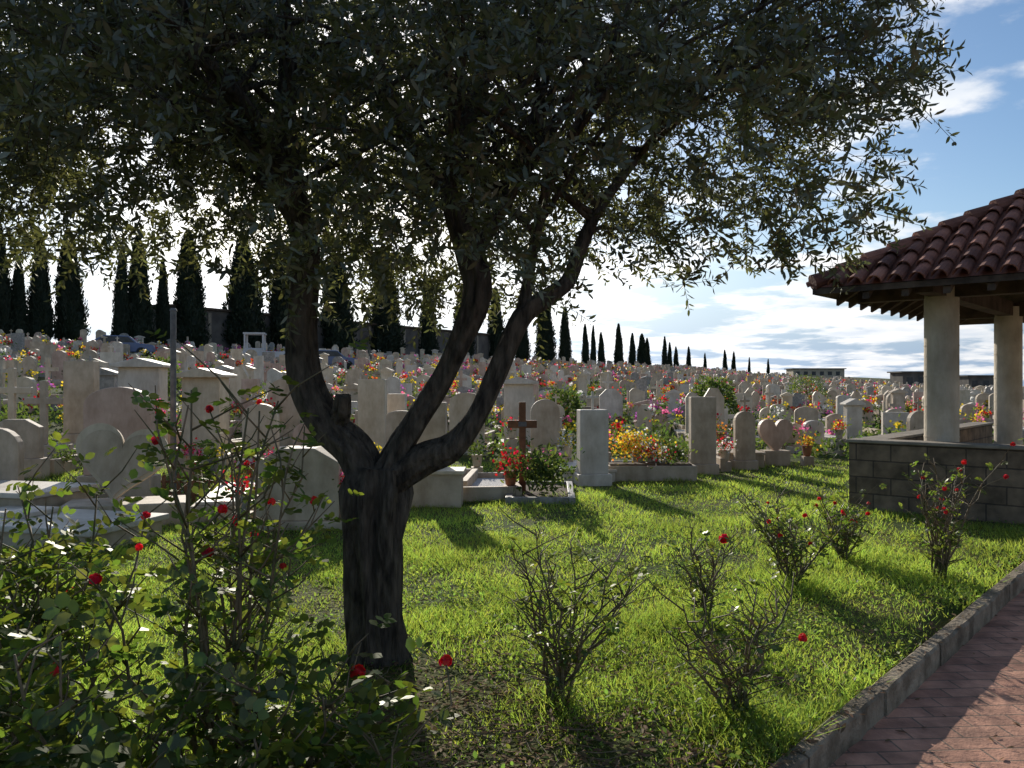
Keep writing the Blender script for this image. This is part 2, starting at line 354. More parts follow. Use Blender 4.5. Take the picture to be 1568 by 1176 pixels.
# ------------------------------------------------------------ olive tree
tree=empty('olive_tree',(-0.79,4.8,0))
def rel(p): return (p[0]+0.79,p[1]-4.8,p[2])
mb=MB()
def limb(pts,rs,k=30,rough=0.34):
    P=[Vector(rel(p)) for p in pts]; out=[];R=[]
    for i in range(len(P)-1):
        p0=P[max(i-1,0)];p1=P[i];p2=P[i+1];p3=P[min(i+2,len(P)-1)]
        for q in range(7):
            t=q/7
            v=0.5*((2*p1)+(p2-p0)*t+(2*p0-5*p1+4*p2-p3)*t*t+(-p0+3*p1-3*p2+p3)*t**3)
            out.append(v); R.append((rs[i]*(1-t)+rs[i+1]*t)*0.95)
    out.append(P[-1]);R.append(rs[-1])
    mb.tube(out,R,'bark',k=k,rough=rough)
    return out
limb([(-.80,4.8,-.12),(-.79,4.8,.05),(-.80,4.8,.35),(-.80,4.8,.7),(-.78,4.8,.98),(-.77,4.8,1.12)],[.22,.168,.150,.158,.185,.15],k=56,rough=0.44)
l1=limb([(-.80,4.8,.95),(-.90,4.8,1.2),(-1.07,4.82,1.365),(-1.2,4.85,1.6),(-1.25,4.9,1.93),(-1.23,4.95,2.39),(-1.30,5.0,2.69),(-1.36,5.0,3.14),(-1.34,4.95,3.63),(-1.45,5,4.3)],[.11,.105,.098,.094,.092,.086,.080,.065,.05,.02])
l1b=limb([(-1.28,4.98,2.6),(-1.5,5.05,2.9),(-1.72,5.1,3.3),(-2.1,5.2,3.9)],[.07,.06,.05,.02])
l1c=limb([(-1.25,4.95,2.5),(-1.35,4.6,2.95),(-1.7,4.1,3.4),(-2.2,3.8,3.8)],[.06,.05,.04,.015])
limb([(-1.02,4.82,1.36),(-.97,4.72,1.45),(-.955,4.68,1.54)],[.065,.05,.04])
l2=limb([(-.76,4.8,1.0),(-.66,4.78,1.22),(-.544,4.75,1.40),(-.40,4.72,1.62),(-.29,4.7,1.85),(-.19,4.7,2.12),(-.235,4.7,2.35),(-.34,4.7,2.69),(-.28,4.75,3.07),(-.09,4.8,3.6),(0,4.8,4.3)],[.10,.075,.066,.064,.066,.08,.082,.065,.055,.04,.02])
l2b=limb([(-.24,4.7,2.3),(-.02,4.85,2.7),(.1,5.0,3.1),(.3,5.2,3.8)],[.05,.045,.035,.015])
l3=limb([(-.74,4.8,1.02),(-.52,4.76,1.16),(-.34,4.74,1.24),(-.20,4.72,1.42),(-.10,4.72,1.65),(.05,4.75,1.98),(.2,4.8,2.1),(.325,4.85,2.2),(.41,4.9,2.42),(.55,4.95,2.69),(.85,5.0,3.07),(1.4,5,3.6)],[.10,.086,.080,.064,.058,.056,.050,.043,.036,.030,.024,.015])
l3b=limb([(.06,4.76,2.0),(.12,4.8,2.35),(.22,4.7,2.75),(.5,4.5,3.3)],[.04,.032,.028,.012])
limb([(-.35,4.7,2.65),(-.6,4.6,3.0),(-.75,4.3,3.5)],[.045,.035,.015])
starts=[p for l in (l1,l1b,l1c,l2,l2b,l3,l3b) for p in l if p.z>2.45]
for i in range(100):
    a=random.choice(starts); an=random.uniform(0,2*math.pi); rr=random.uniform(0.7,2.5)
    e=a+Vector((math.cos(an)*rr,math.sin(an)*rr*0.7,random.uniform(0.1,1.1)))
    e.x=min(e.x,2.7); e.z=max(e.z,2.75); e.y=max(e.y,-1.3)
    mid=a.lerp(e,0.5)+Vector((random.uniform(-.1,.1),random.uniform(-.1,.1),random.uniform(.0,.25)))
    mb.tube([a,a.lerp(mid,.5)+Vector((0,0,.03)),mid,mid.lerp(e,.5)+Vector((0,0,.05)),e],[.02,.016,.012,.008,.003],'bark',k=6)
mb.obj('trunk_and_limbs',parent=tree,smooth=True)
def crown_zmin(x,y):
    b=0.160*y
    b=np.where((x>-1.5)&(x<0.35),0.10*y-0.03*np.abs(x+0.5),b)
    b=np.where(x>0.9,0.135*y+0.10*np.clip(x-1.8,0,1),b)
    return np.maximum(2.28-0.14*((x>-1.4)&(x<0.3)),1.60+b)+0.12*np.sin(3.1*x+1.2*y)*np.sin(2.3*y-0.7*x)+0.06*np.sin(9*x+3*y)
tw=[]
NT=6900
while len(tw)<NT:
    n=4000
    x=rng.uniform(-4.9,2.75,n); y=rng.uniform(2.9,7.7,n); z=rng.uniform(2.0,5.3,n)
    ex=np.abs((x+0.9)/np.where(x>-0.9,3.2,4.0))**2.6+np.abs((y-5.3)/2.35)**2.6+np.abs((z-3.3)/1.95)**2.6
    ok=(ex<1)&(z>crown_zmin(x,y))
    keepp=np.where(z>1.6+0.53*y,0.12,1.0)*np.where((x>0.6)&(z<1.6+0.33*y),0.60,1.0)*np.where((x<0.6)&(z<1.6+0.24*y),0.70,1.0)
    ok&=(rng.random(n)<keepp)
    for q in np.where(ok)[0]:
        v=Vector((x[q],y[q],z[q]))
        nz=noise.noise(v*1.6)+0.55*noise.noise(v*3.6)
        lowf=max(0,(2.9-z[q]))*0.3
        hi=-0.12 if z[q]>1.6+0.33*y[q] else 0.0
        if nz>-0.20+hi+0.18*ex[q]+lowf: tw.append((x[q],y[q],z[q]))
tw=np.array(tw[:NT])
out=unit(tw-np.array([-0.8,5.1,2.9]))
td=unit(out*0.65+rng.normal(size=tw.shape)*0.65+np.array([0,0,-0.15]))
TL=rng.uniform(0.16,0.32,NT)
NL=11
uu=np.linspace(0.05,1,NL)
ang=rng.uniform(0,6.28,NT)
a1=unit(np.cross(td,rng.normal(size=tw.shape))); a2=np.cross(td,a1)
Ls=[]
for i,u in enumerate(uu):
    droop=np.array([0,0,-0.10])*u*u
    pos=tw+td*(TL*u)[:,None]+droop*TL[:,None]*2
    for sgn in (0,math.pi):
        ph=ang+sgn+(i%2)*math.pi/2
        rad=a1*np.cos(ph)[:,None]+a2*np.sin(ph)[:,None]
        dr=unit(td*0.6+rad*0.9+rng.normal(size=tw.shape)*0.3)
        LL=rng.uniform(0.048,0.080,NT)*(1-0.2*u)
        Ls.append(leaves(pos-np.array([-0.79,4.8,0]),dr,LL,LL*rng.uniform(0.26,0.36,NT),nrm=td+rng.normal(size=tw.shape)*0.6))
np_mesh('crown_foliage',np.concatenate(Ls),6,'olive',parent=tree)
tb=tw-np.array([-0.79,4.8,0]); te=tb+td*TL[:,None]+np.array([0,0,-0.10])*TL[:,None]*2; tb=tb-td*0.12
w=0.0022
A=[]
for ax in (a1,a2):
    A.append(np.stack([tb-ax*w,tb+ax*w,te+ax*w*.5,te-ax*w*.5],1).reshape(-1,3))
np_mesh('crown_twigs',np.concatenate(A),4,'bark',parent=tree)

# ------------------------------------------------------------ grass
BUSH=[((0.215,4.13)),((1.07,3.93)),((1.25,5.4)),((2.2,6.5)),((3.46,6.7)),((3.15,7.6))]
def lawn_pts(n,ymin,ymax,pw=1.0,xm=0.72):
    u=rng.random(n); y=ymin*(ymax/ymin)**(u**pw); x=rng.uniform(-xm,xm,n)*y
    t=t_of(x,y); s=s_of(x,y)
    ok=(t<-0.01)&~((s>7.35)&(t>-2.4))
    return x[ok],y[ok]
def barem(x,y): return np.exp(-(((x-0.0)/0.9)**2+((y-3.3)/0.8)**2))+0.8*np.exp(-(((x+0.7)/0.5)**2+((y-4.6)/0.5)**2))
x,y=lawn_pts(350000,2.4,17)
pt=pat(x,y); pt2=pat(x*3.1+4,y*2.7)
worn=np.clip(pat(x*.8+2,y*.9)-0.35,0,1)
keep=rng.random(len(x))<np.clip(0.8+0.35*pt+0.3*pt2-0.8*barem(x,y)-0.6*worn-0.35*np.exp(-(t_of(x,y)/.3)**2),0.08,1)
x=x[keep];y=y[keep];pt=pt[keep]; pt2=pt2[keep]; n=len(x)
tuft=np.zeros(n)
for bx,by in BUSH: tuft+=np.exp(-(((x-bx)**2+(y-by)**2)/0.09))
h=rng.uniform(0.022,0.062,n)*(1+0.45*pt+0.4*pt2+1.6*tuft)*(1+0.015*y); wd=rng.uniform(0.0018,0.0037,n)*(0.7+0.14*y)
z=hill(x,y)-0.005+0.018*pat(x,y)
az=rng.uniform(0,6.28,n); base=np.stack([x,y,z],1)
sd=np.stack([np.cos(az),np.sin(az),0*az],1); ln=np.stack([rng.normal(0,.6,n),rng.normal(0,.6,n),np.ones(n)],1)
tip=base+ln*h[:,None]
np_mesh('lawn_grass',np.stack([base-sd*wd[:,None],base+sd*wd[:,None],tip],1),3,'grass')
x,y=lawn_pts(85000,2.4,12)
cl=pat(x*1.7,y*1.9+2)
tuft=np.zeros(len(x))
for bx,by in BUSH: tuft+=np.exp(-(((x-bx)**2+(y-by)**2)/0.06))
keep=rng.random(len(x))<np.clip(0.35+0.9*cl-0.5*barem(x,y)+tuft,0.02,1); x=x[keep];y=y[keep];n=len(x); tuft=tuft[keep]
z=hill(x,y)+rng.uniform(0.015,0.06,n)*(1+1.5*tuft)
L=rng.uniform(0.014,0.036,n)
np_mesh('lawn_weeds',leaves(np.stack([x,y,z],1),np.stack([rng.normal(size=n),rng.normal(size=n),rng.uniform(-.3,.8,n)],1),L,L*0.6,nrm=np.stack([rng.normal(0,.7,n),rng.normal(0,.7,n),np.ones(n)],1)),6,'weed')
M['litter']=leaf_mat('dry_leaf',(0.18,0.12,0.065),(0.24,0.18,0.11),(0.2,0.12,0.05),0.2,0.6,0.02,5)
x=np.concatenate([rng.normal(-0.1,1.0,5500),rng.uniform(-2,4.5,3500)]); y=np.concatenate([rng.normal(3.7,0.8,5500),rng.uniform(3,9,3500)])
ok=(t_of(x,y)<0.08)&(y>2.2); ok|=(rng.random(len(x))<0.12)&(y>2.2)
x=x[ok];y=y[ok];n=len(x); tt=t_of(x,y)
z=np.where(tt<-0.01,0.02+0.02*rng.random(n),np.where(tt<0.08,0.046,-0.092))
L=rng.uniform(0.03,0.06,n)
np_mesh('leaf_litter',leaves(np.stack([x,y,z],1),np.stack([rng.normal(size=n),rng.normal(size=n),rng.normal(0,.1,n)],1),L,L*0.3,nrm=np.stack([rng.normal(0,.3,n),rng.normal(0,.3,n),np.ones(n)],1)),6,'litter')
mb=MB()
for _ in range(320):
    x=random.gauss(0.0,.8); y=random.gauss(3.6,.5)
    if t_of(x,y)>-0.05 or y<2.3: continue
    a=random.uniform(0,6.28); l=random.uniform(.06,.28)
    mb.tube([(x,y,.02+random.uniform(0,.03)),(x+math.cos(a)*l*.5,y+math.sin(a)*l*.5,.035),(x+math.cos(a+.3)*l,y+math.sin(a+.3)*l,.02+random.uniform(0,.06))],[.003,.0025,.0015],'twig',k=4)
mb.obj('fallen_twigs')

# ------------------------------------------------------------ roses
def blossom(acc,c,r,n=26):
    th=rng.uniform(0,6.28,n); ph=np.arccos(rng.uniform(-0.6,1,n)); d=np.stack([np.sin(ph)*np.cos(th),np.sin(ph)*np.sin(th),np.cos(ph)],1)
    rr=r*rng.uniform(0.25,0.75,n)[:,None]
    tang=unit(np.cross(d,rng.normal(size=(n,3))))
    b=np.array(c)+d*rr-tang*r*0.45
    acc.append(leaves(b,tang,r*0.95,r*0.95,nrm=d))
def rose_bush(base,height,spread,nst,nleaf,blooms=(),leafL=0.035,lean=(0,0),lowleaf=0.25,bl=0):
    e=empty('rose_bush',(base[0],base[1],0)); mb=MB(); nodes=[]; tips=[]
    for i in range(nst):
        an=random.uniform(0,6.28); sp_=random.uniform(0.25,1)*spread
        hh=height*random.uniform(0.6,1.0)
        st=Vector((random.uniform(-.05,.05),random.uniform(-.05,.05),-0.03)); en=Vector((math.cos(an)*sp_+lean[0],math.sin(an)*sp_*0.8+lean[1],hh))
        pts=[];N=7
        j=[Vector((random.uniform(-1,1),random.uniform(-1,1),0))*0.06 for _ in range(N)]
        for q in range(N):
            t=q/(N-1); p=Vector((st.x+(en.x-st.x)*t**1.2,st.y+(en.y-st.y)*t**1.2,st.z+(en.z-st.z)*t))+j[q]*min(1,t*2)*spread*1.6
            pts.append(p)
        mb.tube(pts,[0.010*(1-0.7*q/(N-1)) for q in range(N)],'twig',k=6)
        tips.append(pts[-1])
        for q in range(2,N):
            for _ in range(3 if q<N-1 else 2):
                a=pts[q-1].lerp(pts[q],random.random()); an2=random.uniform(0,6.28); l2=random.uniform(0.1,0.3)*height**0.5
                dv=Vector((math.cos(an2),math.sin(an2),random.uniform(0.3,1.3))).normalized()*l2
                m_=a+dv*0.5+Vector((random.uniform(-.03,.03),random.uniform(-.03,.03),0.0)); b_=a+dv
                mb.tube([a,m_,b_],[0.004,0.003,0.0018],'twig',k=4)
                nodes+= [(a,dv),(m_,dv),(b_,dv)]; tips.append(b_)
    mb.obj('stems',parent=e,smooth=True)
    B=[];D=[];NN=[]
    for _ in range(nleaf):
        a,dv=random.choice(nodes)
        if a.z/height<lowleaf and random.random()<0.7: continue
        dd=Vector((random.gauss(0,1),random.gauss(0,1),random.gauss(0.1,0.5))).normalized()
        nn=Vector((random.gauss(0,.6),random.gauss(0,.6),1)).normalized()
        sd=dd.cross(nn).normalized()
        o=a+dv*random.random()*0.3
        for f,sg in ((0.6,1),(0.6,-1),(1.2,1),(1.2,-1),(1.5,0)):
            p=o+dd*leafL*f*1.1; B.append(p); D.append(dd*(0.5 if sg else 1)+sd*sg*0.9); NN.append(nn+Vector((random.gauss(0,.3),random.gauss(0,.3),0)))
    if B:
        L=rng.uniform(0.7,1.25,len(B))*leafL
        np_mesh('leaves',leaves(np.array(B),np.array(D),L,L*0.72,nrm=np.array(NN)),6,'rose_leaf',parent=e)
    acc=[]
    for c in blooms: blossom(acc,(c[0]-base[0],c[1]-base[1],c[2]),c[3])
    for _ in range(bl):
        c=random.choice([t for t in tips if t.z>height*.5] or tips); blossom(acc,tuple(c),random.uniform(0.016,0.028),16)
    if acc: np_mesh('blossoms',np.concatenate(acc),6,'red',parent=e)
    if blooms:
        mbs=MB()
        for c in blooms:
            p=Vector((c[0]-base[0],c[1]-base[1],c[2])); q=min(tips,key=lambda t_:(t_-p).length+(1 if t_.z>p.z else 0))
            mbs.tube([q,q.lerp(p,0.5)+Vector((0,0,0.02)),p],[0.003,0.003,0.003],'twig',k=5)
        mbs.obj('flower_stalks',parent=e)
    return e
rose_bush((-0.98,2.75),1.62,0.38,9,300,leafL=0.038,bl=9,lowleaf=0.1)
rose_bush((-1.75,3.0),1.2,0.5,11,480,leafL=0.042,bl=4,lowleaf=0.0)
rose_bush((-1.35,2.35),0.95,0.5,12,460,leafL=0.048,bl=2,lowleaf=0.0)
rose_bush((-0.60,2.6),0.74,0.42,11,400,leafL=0.045,blooms=[(-0.50,2.7,0.66,0.036),(-0.22,2.75,0.68,0.028)],lowleaf=0.0)
rose_bush((-2.1,3.5),1.25,0.45,9,320,leafL=0.040,bl=4,lowleaf=0.05)
rose_bush((-1.22,3.7),1.62,0.4,7,170,leafL=0.038,bl=8,lowleaf=0.1)
rose_bush((-1.0,2.15),0.7,0.45,10,360,leafL=0.05,lowleaf=0.0)
rose_bush((0.215,4.13),0.88,0.36,11,150,leafL=0.032,lean=(.08,0))
rose_bush((1.07,3.93),0.72,0.42,9,120,leafL=0.030,blooms=[(1.42,4.05,0.36,0.028)])
rose_bush((1.25,5.4),0.72,0.28,6,80,leafL=0.030,blooms=[(1.37,5.35,0.60,0.044)])
rose_bush((2.2,6.5),0.78,0.44,12,200,leafL=0.033,bl=7)
rose_bush((3.46,6.7),1.02,0.44,13,140,leafL=0.032,bl=14)
rose_bush((2.95,7.4),0.66,0.38,10,170,leafL=0.034,bl=9)

# ------------------------------------------------------------ graves
def prof_round(w,h,k=10,sh=0.5):
    r=w/2; z=h-r*sh
    return [(-w/2,0),(w/2,0)]+[(r*math.cos(math.pi*i/k),z+r*sh*math.sin(math.pi*i/k)) for i in range(k+1)]
def prof_box(w,h): return [(-w/2,0),(w/2,0),(w/2,h),(-w/2,h)]
def prof_slant(w,h): return [(-w/2,0),(w/2,0),(w/2,h*0.80),(w*0.2,h),(-w*0.2,h),(-w/2,h*0.80)]
def prof_wave(w,h):
    return [(-w/2,0),(w/2,0)]+[(w/2-w*i/10,h*(0.86+0.14*math.sin(math.pi*(i/10)**1.6))) for i in range(11)]
def prof_heart(w,h,n=40):
    P=[]
    for i in range(n):
        t=2*math.pi*i/n
        xx=16*math.sin(t)**3; zz=13*math.cos(t)-5*math.cos(2*t)-2*math.cos(3*t)-math.cos(4*t)
        P.append((-xx/32*w,(zz+17)/29.5*h))
    return P
def prof_cross(w,h,th):
    a=th/2; b=h*0.68
    return [(-a,0),(a,0),(a,b-a),(w/2,b-a),(w/2,b+a),(a,b+a),(a,h),(-a,h),(-a,b+a),(-w/2,b+a),(-w/2,b-a),(-a,b-a)]
def TM(x,y,z,rot): return Matrix.Translation((x,y,z))@Matrix.Rotation(rot,4,'Z')
def grave(mb,x,y,rot,kind,w,h,st,st2=None,slab=True,L=1.7,simple=False,sd=1,th=0.16):
    z=float(hill(x,y))-0.03; T=TM(x,y,z,rot); st2=st2 or st
    ph=random.choice((0.12,0.2,0.32))
    mb.box((0,0,ph/2),(w*1.18,th+0.14,ph),st2,T)
    Tp=T@Matrix.Translation((0,0,ph)); h_=h-ph
    if kind=='round': mb.prism(prof_round(w,h_,10,random.uniform(.35,1.0)),-th/2,th/2,st,Tp)
    elif kind=='gable':
        mb.box((0,0,h_/2-0.07),(w*0.84,th*1.3,h_-0.14),st,Tp)
        mb.prism([(-w*.56,h_-.14),(w*.56,h_-.14),(w*.56,h_-.09),(0,h_+.03),(-w*.56,h_-.09)],-th*1.0,th*1.0,st,Tp)
    elif kind=='box': mb.prism(prof_box(w,h_),-th/2,th/2,st,Tp)
    elif kind=='wave': mb.prism(prof_wave(w,h_),-th/2,th/2,st,Tp)
    elif kind=='slant': mb.prism(prof_slant(w,h_),-th/2,th/2,st,Tp)
    elif kind=='heart': mb.prism(prof_heart(w,h_,24),-th/2,th/2,st,Tp)
    elif kind=='cross': mb.prism(prof_cross(w*0.85,h_,0.11),-.05,.05,st,Tp)
    if kind in('box','round') and not simple and random.random()<0.25:
        mb.prism(prof_cross(0.2,0.3,0.04),-.02,.02,st,Tp@Matrix.Translation((0,0,h_-0.01)))
    if slab:
        if simple: mb.box((0,sd*(L/2+th/2+.08),0.09),(0.8,L,0.18),st2,T)
        else:
            c=sd*(L/2+th/2+.072)
            hb=random.choice((0.14,0.18,0.28))
            if random.random()<0.45:
                mb.box((0,c,hb/2),(0.86,L,hb),st2,T); mb.box((0,c,hb+.025),(0.92,L+.03,.05),st,T)
            else:
                for sx in (-1,1): mb.box((sx*.42,c,hb/2),(.1,L,hb),st,T)
                mb.box((0,c+sd*(L/2-.05),hb/2),(.74,.1,hb),st,T); mb.box((0,c-sd*.05,0.05),(.738,L-.11,.1),random.choice(('gravel','soil','soil')),T)
FC={k:[] for k in('red','yellow','pink','white','orange','purple','shrub')}
def flowers(x,y,z,r,n,size,cols):
    for c in cols:
        p=rng.normal(0,1,(n,3))*np.array([r,r,r*0.7])*0.55+np.array([x,y,z]); FC[c].append((p,size))
def flush(name,parent=None,off=(0,0,0)):
    Vs=[];ids=[];keys=list(FC)
    for i,k_ in enumerate(keys):
        for p,s in FC[k_]:
            n=len(p)
            lv=leaves(p-np.array(off),rng.normal(size=(n,3)),s*(1.6 if k_=='shrub' else 1.0),s*(0.6 if k_=='shrub' else 0.9))
            Vs.append(lv); ids+= [i]*n
        FC[k_]=[]
    return np_mesh(name,np.concatenate(Vs),6,None,mids=ids,mats=keys,parent=parent)
PALS=[('red',),('red',),('yellow',),('yellow',),('pink','white'),('yellow','white'),('white',),('red','yellow'),('pink',),('orange','red'),('purple','pink'),('red','white'),('pink','yellow')]
def bouquet(x,y,z,r,n,cols,pot=True,size=0.05):
    e=empty('flower_bouquet',(x,y,z))
    for c in cols: FC[c].append((rng.normal(0,1,(n,3))*np.array([r,r,r*0.75])*0.5+np.array([x,y-r*.2,z+r]),size))
    FC['shrub'].append((rng.normal(0,1,(n,3))*np.array([r,r,r*0.75])*0.55+np.array([x,y,z+r*0.8]),size))
    flush('blooms',parent=e,off=(x,y,z))
    if pot:
        mb=MB(); mb.tube([(0,0,-0.12),(0,0,-0.1),(0,0,0.06),(0,0,0.09)],[0.05,0.07,0.095,0.105],random.choice(('terra','trav','grey')),k=16)
        g=z-float(hill(x,y))-0.12
        if g>0.03: mb.box((0,0,-0.12-g/2-0.01),(.2,.2,g+.02),'trav')
        mb.obj('pot',parent=e,smooth=False)
def H(name,x,y,rot,kind,w,h,st,**k):
    mb=MB(); grave(mb,0,0,0,kind,w,h,st,**k)
    o=mb.obj(name,bevel=0.012); o.location=(x,y,float(hill(x,y))); o.rotation_euler=(0,0,rot)
    return o
H('headstone',-2.38,9.35,0.05,'slant',0.92,0.92,'trav',slab=True,L=1.9,th=0.42)
bouquet(-2.98,9.2,0.30,0.18,70,('red',),size=0.048); bouquet(-1.78,9.25,0.36,0.16,70,('red','pink'),size=0.042)
H('headstone',-1.10,11.4,-0.05,'box',0.40,1.38,'trav',slab=True,th=0.2)
mb=MB(); mb.box((0,0,0.2),(0.82,0.5,0.46),'trav'); mb.box((0,0,0.45),(0.9,0.56,0.05),'cream'); o=mb.obj('tomb_plinth',bevel=0.01); o.location=(-1.07,11.0,0)
mb=MB(); mb.box((0,0,.2),(1.0,.34,.4),'trav'); mb.prism(prof_round(.92,1.2,20,.55),-.07,.07,'pinkst',Matrix.Translation((0,0,.4))); o=mb.obj('headstone',bevel=.012); o.location=(-5.35,11.3,-.04)
mb=MB(); mb.prism(prof_heart(0.98,0.92,60),-.09,.09,'cream')
mb.prism([(p[0]*.86,p[1]*.86+.07) for p in prof_heart(0.98,0.90,60)],-.115,-.092,'trav')
o=mb.obj('heart_headstone',bevel=0.012); o.location=(-4.55,9.45,0.22); o.rotation_euler=(math.radians(-9),math.radians(9),0.30)
mb=MB(); mb.box((0,0,0.16),(1.0,2.0,0.32),'trav'); mb.box((0,0,0.355),(1.1,2.1,0.06),'marble'); mb.box((0.1,0.3,0.41),(0.5,0.35,0.05),'marble'); o=mb.obj('tomb_slab',bevel=0.012); o.location=(-4.75,8.45,-.14); o.rotation_euler=(0,0,1.3)
mb=MB(); mb.box((0,0,0.12),(1.3,.7,.3),'trav'); o=mb.obj('tomb_plinth',bevel=0.012); o.location=(-4.45,9.6,-.02); o.rotation_euler=(0,0,.3)
mb=MB(); mb.box((0,0,0.16),(0.95,2.0,0.32),'trav'); mb.box((0,0,0.355),(1.05,2.1,0.06),'marble'); o=mb.obj('tomb_slab',bevel=0.012); o.location=(-6.2,9.9,0); o.rotation_euler=(0,0,1.35)
mb=MB(); mb.box((0,0,0.1),(1.0,2.1,0.2),'trav'); mb.box((0,0,0.22),(0.9,2.0,0.04),'marble'); o=mb.obj('tomb_slab',bevel=0.012); o.location=(-3.4,10.6,0); o.rotation_euler=(0,0,0.2)
H('headstone',-6.7,10.8,0.1,'round',0.6,0.95,'trav',slab=False)
mb=MB(); mb.box((0,0,0.63),(0.10,0.09,1.42),'wood'); mb.box((0,0.0,1.02),(0.42,0.094,0.11),'wood'); mb.box((0,-.052,1.02),(0.12,0.012,0.07),'metal')
o=mb.obj('wooden_cross',bevel=0.006); o.location=(0.15,12.0,0)
mb=MB()
for sx in(-1,1): mb.box((sx*.42,0,.09),(.09,1.9,.2),'trav')
for sy in(-1,1): mb.box((0,sy*.9,.09),(.748,.09,.2),'trav')
mb.box((0,0,.05),(.746,1.7,.12),'gravel'); o=mb.obj('gravel_grave',bevel=.006); o.location=(-.42,12.3,0); o.rotation_euler=(0,0,.1)
mb=MB()
for sx in(-1,1): mb.box((sx*.42,0,.04),(.09,1.9,.12),'grey')
for sy in(-1,1): mb.box((0,sy*.9,.04),(.748,.09,.12),'grey')
mb.box((0,0,.02),(.746,1.7,.08),'soil'); o=mb.obj('earth_grave',bevel=.006); o.location=(.42,11.9,0); o.rotation_euler=(0,0,-.05)
bouquet(-0.02,11.6,0.30,0.24,130,('red',),size=0.052)
bouquet(0.42,11.4,0.10,0.36,280,('shrub','shrub'),pot=False,size=0.055)
bouquet(0.45,12.1,0.2,0.25,60,('shrub','pink'),pot=False,size=0.05)
H('headstone',1.29,13.3,0.12,'box',0.46,1.22,'marble',slab=True,th=0.3)
H('headstone',0.64,16.0,0.0,'round',0.56,1.34,'trav',slab=True)
H('headstone',2.3,14.3,0.0,'round',0.45,0.6,'grey',slab=True)
mb=MB(); mb.box((0,0,.12),(1.5,.5,.26),'trav'); mb.box((0,0,.26),(1.36,.38,.03),'soil'); o=mb.obj('flower_planter',bevel=.01); o.location=(2.3,13.9,0)
bouquet(1.95,13.9,0.28,0.32,150,('yellow','yellow','orange'),pot=False,size=0.045); bouquet(2.35,13.8,0.2,0.3,110,('red','yellow','white'),pot=False,size=0.042); bouquet(2.75,13.9,0.25,0.22,110,('shrub','shrub'),pot=False,size=0.05)
bouquet(2.1,14.1,0.5,0.2,60,('yellow','white'),pot=False,size=0.04)
H('headstone',3.42,14.9,0.0,'box',0.45,1.40,'trav',slab=True,th=0.22)
H('headstone',4.37,15.6,0.0,'round',0.38,1.12,'trav',slab=True)
mb=MB(); mb.prism(prof_heart(0.66,0.72,50),-.08,.08,'pinkst',Matrix.Translation((0,0,.2))); mb.box((0,0,.14),(.5,.34,.3),'trav'); o=mb.obj('heart_headstone',bevel=.01); o.location=(5.2,16.4,0)
H('headstone',8.3,20.2,0.1,'gable',0.46,1.25,'marble',slab=True)
H('headstone',6.9,19.0,0.1,'round',0.46,0.8,'marble',slab=True)
H('headstone',9.6,19.6,0.1,'round',0.5,1.0,'trav',slab=True)
H('headstone',9.4,17.9,0.1,'slant',0.5,0.9,'trav',slab=True)
H('headstone',0.15,19.0,0.0,'gable',0.8,1.75,'marble',slab=True,th=.3)
H('headstone',-2.86,17.0,0.0,'box',0.55,1.62,'cream',slab=True,th=.3)
H('headstone',-2.0,15.0,0.0,'round',0.55,1.15,'trav',slab=True)
H('headstone',-3.3,13.5,0.1,'round',0.5,1.0,'pinkst',slab=True)
H('headstone',-6.8,15.3,0.1,'gable',0.85,1.8,'marble',slab=True,th=.4)
H('headstone',-8.2,15.8,0.1,'box',0.55,1.7,'trav',slab=True,th=.3)
H('headstone',-7.9,14.0,0.1,'cross',0.7,1.4,'trav',slab=True)
H('headstone',-8.8,14.6,0.1,'cross',0.8,1.55,'cream',slab=True)
H('headstone',-9.2,12.6,0.1,'round',0.7,1.3,'trav',slab=True)
H('headstone',-7.4,12.4,0.1,'slant',0.7,0.9,'trav',slab=True)
H('headstone',-5.5,14.9,0.0,'gable',0.8,1.7,'cream',slab=True,th=.4)
H('headstone',-4.3,14.2,0.0,'round',0.6,1.2,'cream',slab=True)
for q in [(-6.6,13.2,.4,('pink','shrub')),(-5.0,12.9,.4,('red','pink')),(-7.4,11.4,.4,('orange','red')),(-8.0,12.0,.5,('red',)),(-3.6,12.4,.3,('pink','red')),(-4.0,12.6,.3,('pink','white')),(-2.2,13.0,.35,('yellow','yellow')),(-1.7,12.6,.4,('yellow',)),(3.9,15.2,.3,('white','red')),(5.8,16.3,.3,('yellow','orange')),(-6.2,14.5,1.0,('red','pink')),(0.0,15.5,.7,('red',)),(1.0,15.0,.4,('yellow','white')),(4.4,17.5,.5,('orange',)),(7.3,18.5,.5,('yellow','red')),(-3.1,11.5,.3,('yellow','white')),(-6.0,12.0,.25,('shrub','shrub')),(-4.9,13.6,.3,('shrub','yellow')),(-7.0,13.0,.3,('shrub','shrub')),(2.9,15.6,.3,('shrub','shrub')),(-0.6,14.2,.3,('shrub','shrub')),(1.8,16,.4,('shrub','pink'))]:
    bouquet(q[0],q[1],q[2],0.18,55,q[3],size=0.045)
mb=MB()
for i in range(9): mb.prism([(-.025,0),(.025,0),(.025,.36),(0,.42),(-.025,.36)],-.01,.01,'wood',Matrix.Translation((-.4+i*.1,0,0)))
for zz in(.1,.28): mb.box((0,.022,zz),(.9,.02,.035),'wood')
o=mb.obj('picket_fence'); o.location=(-4.3,11.2,0.0)
mb=MB(); mb.tube([(0,0,-.1),(0,0,2.66)],[.042,.042],'metal',k=12); mb.tube([(0,0,2.66),(0,0,2.70)],[.055,.03],'metal',k=12); mb.box((0,0,.02),(.22,.22,.04),'metal'); o=mb.obj('metal_post'); o.location=(-4.9,12,0)

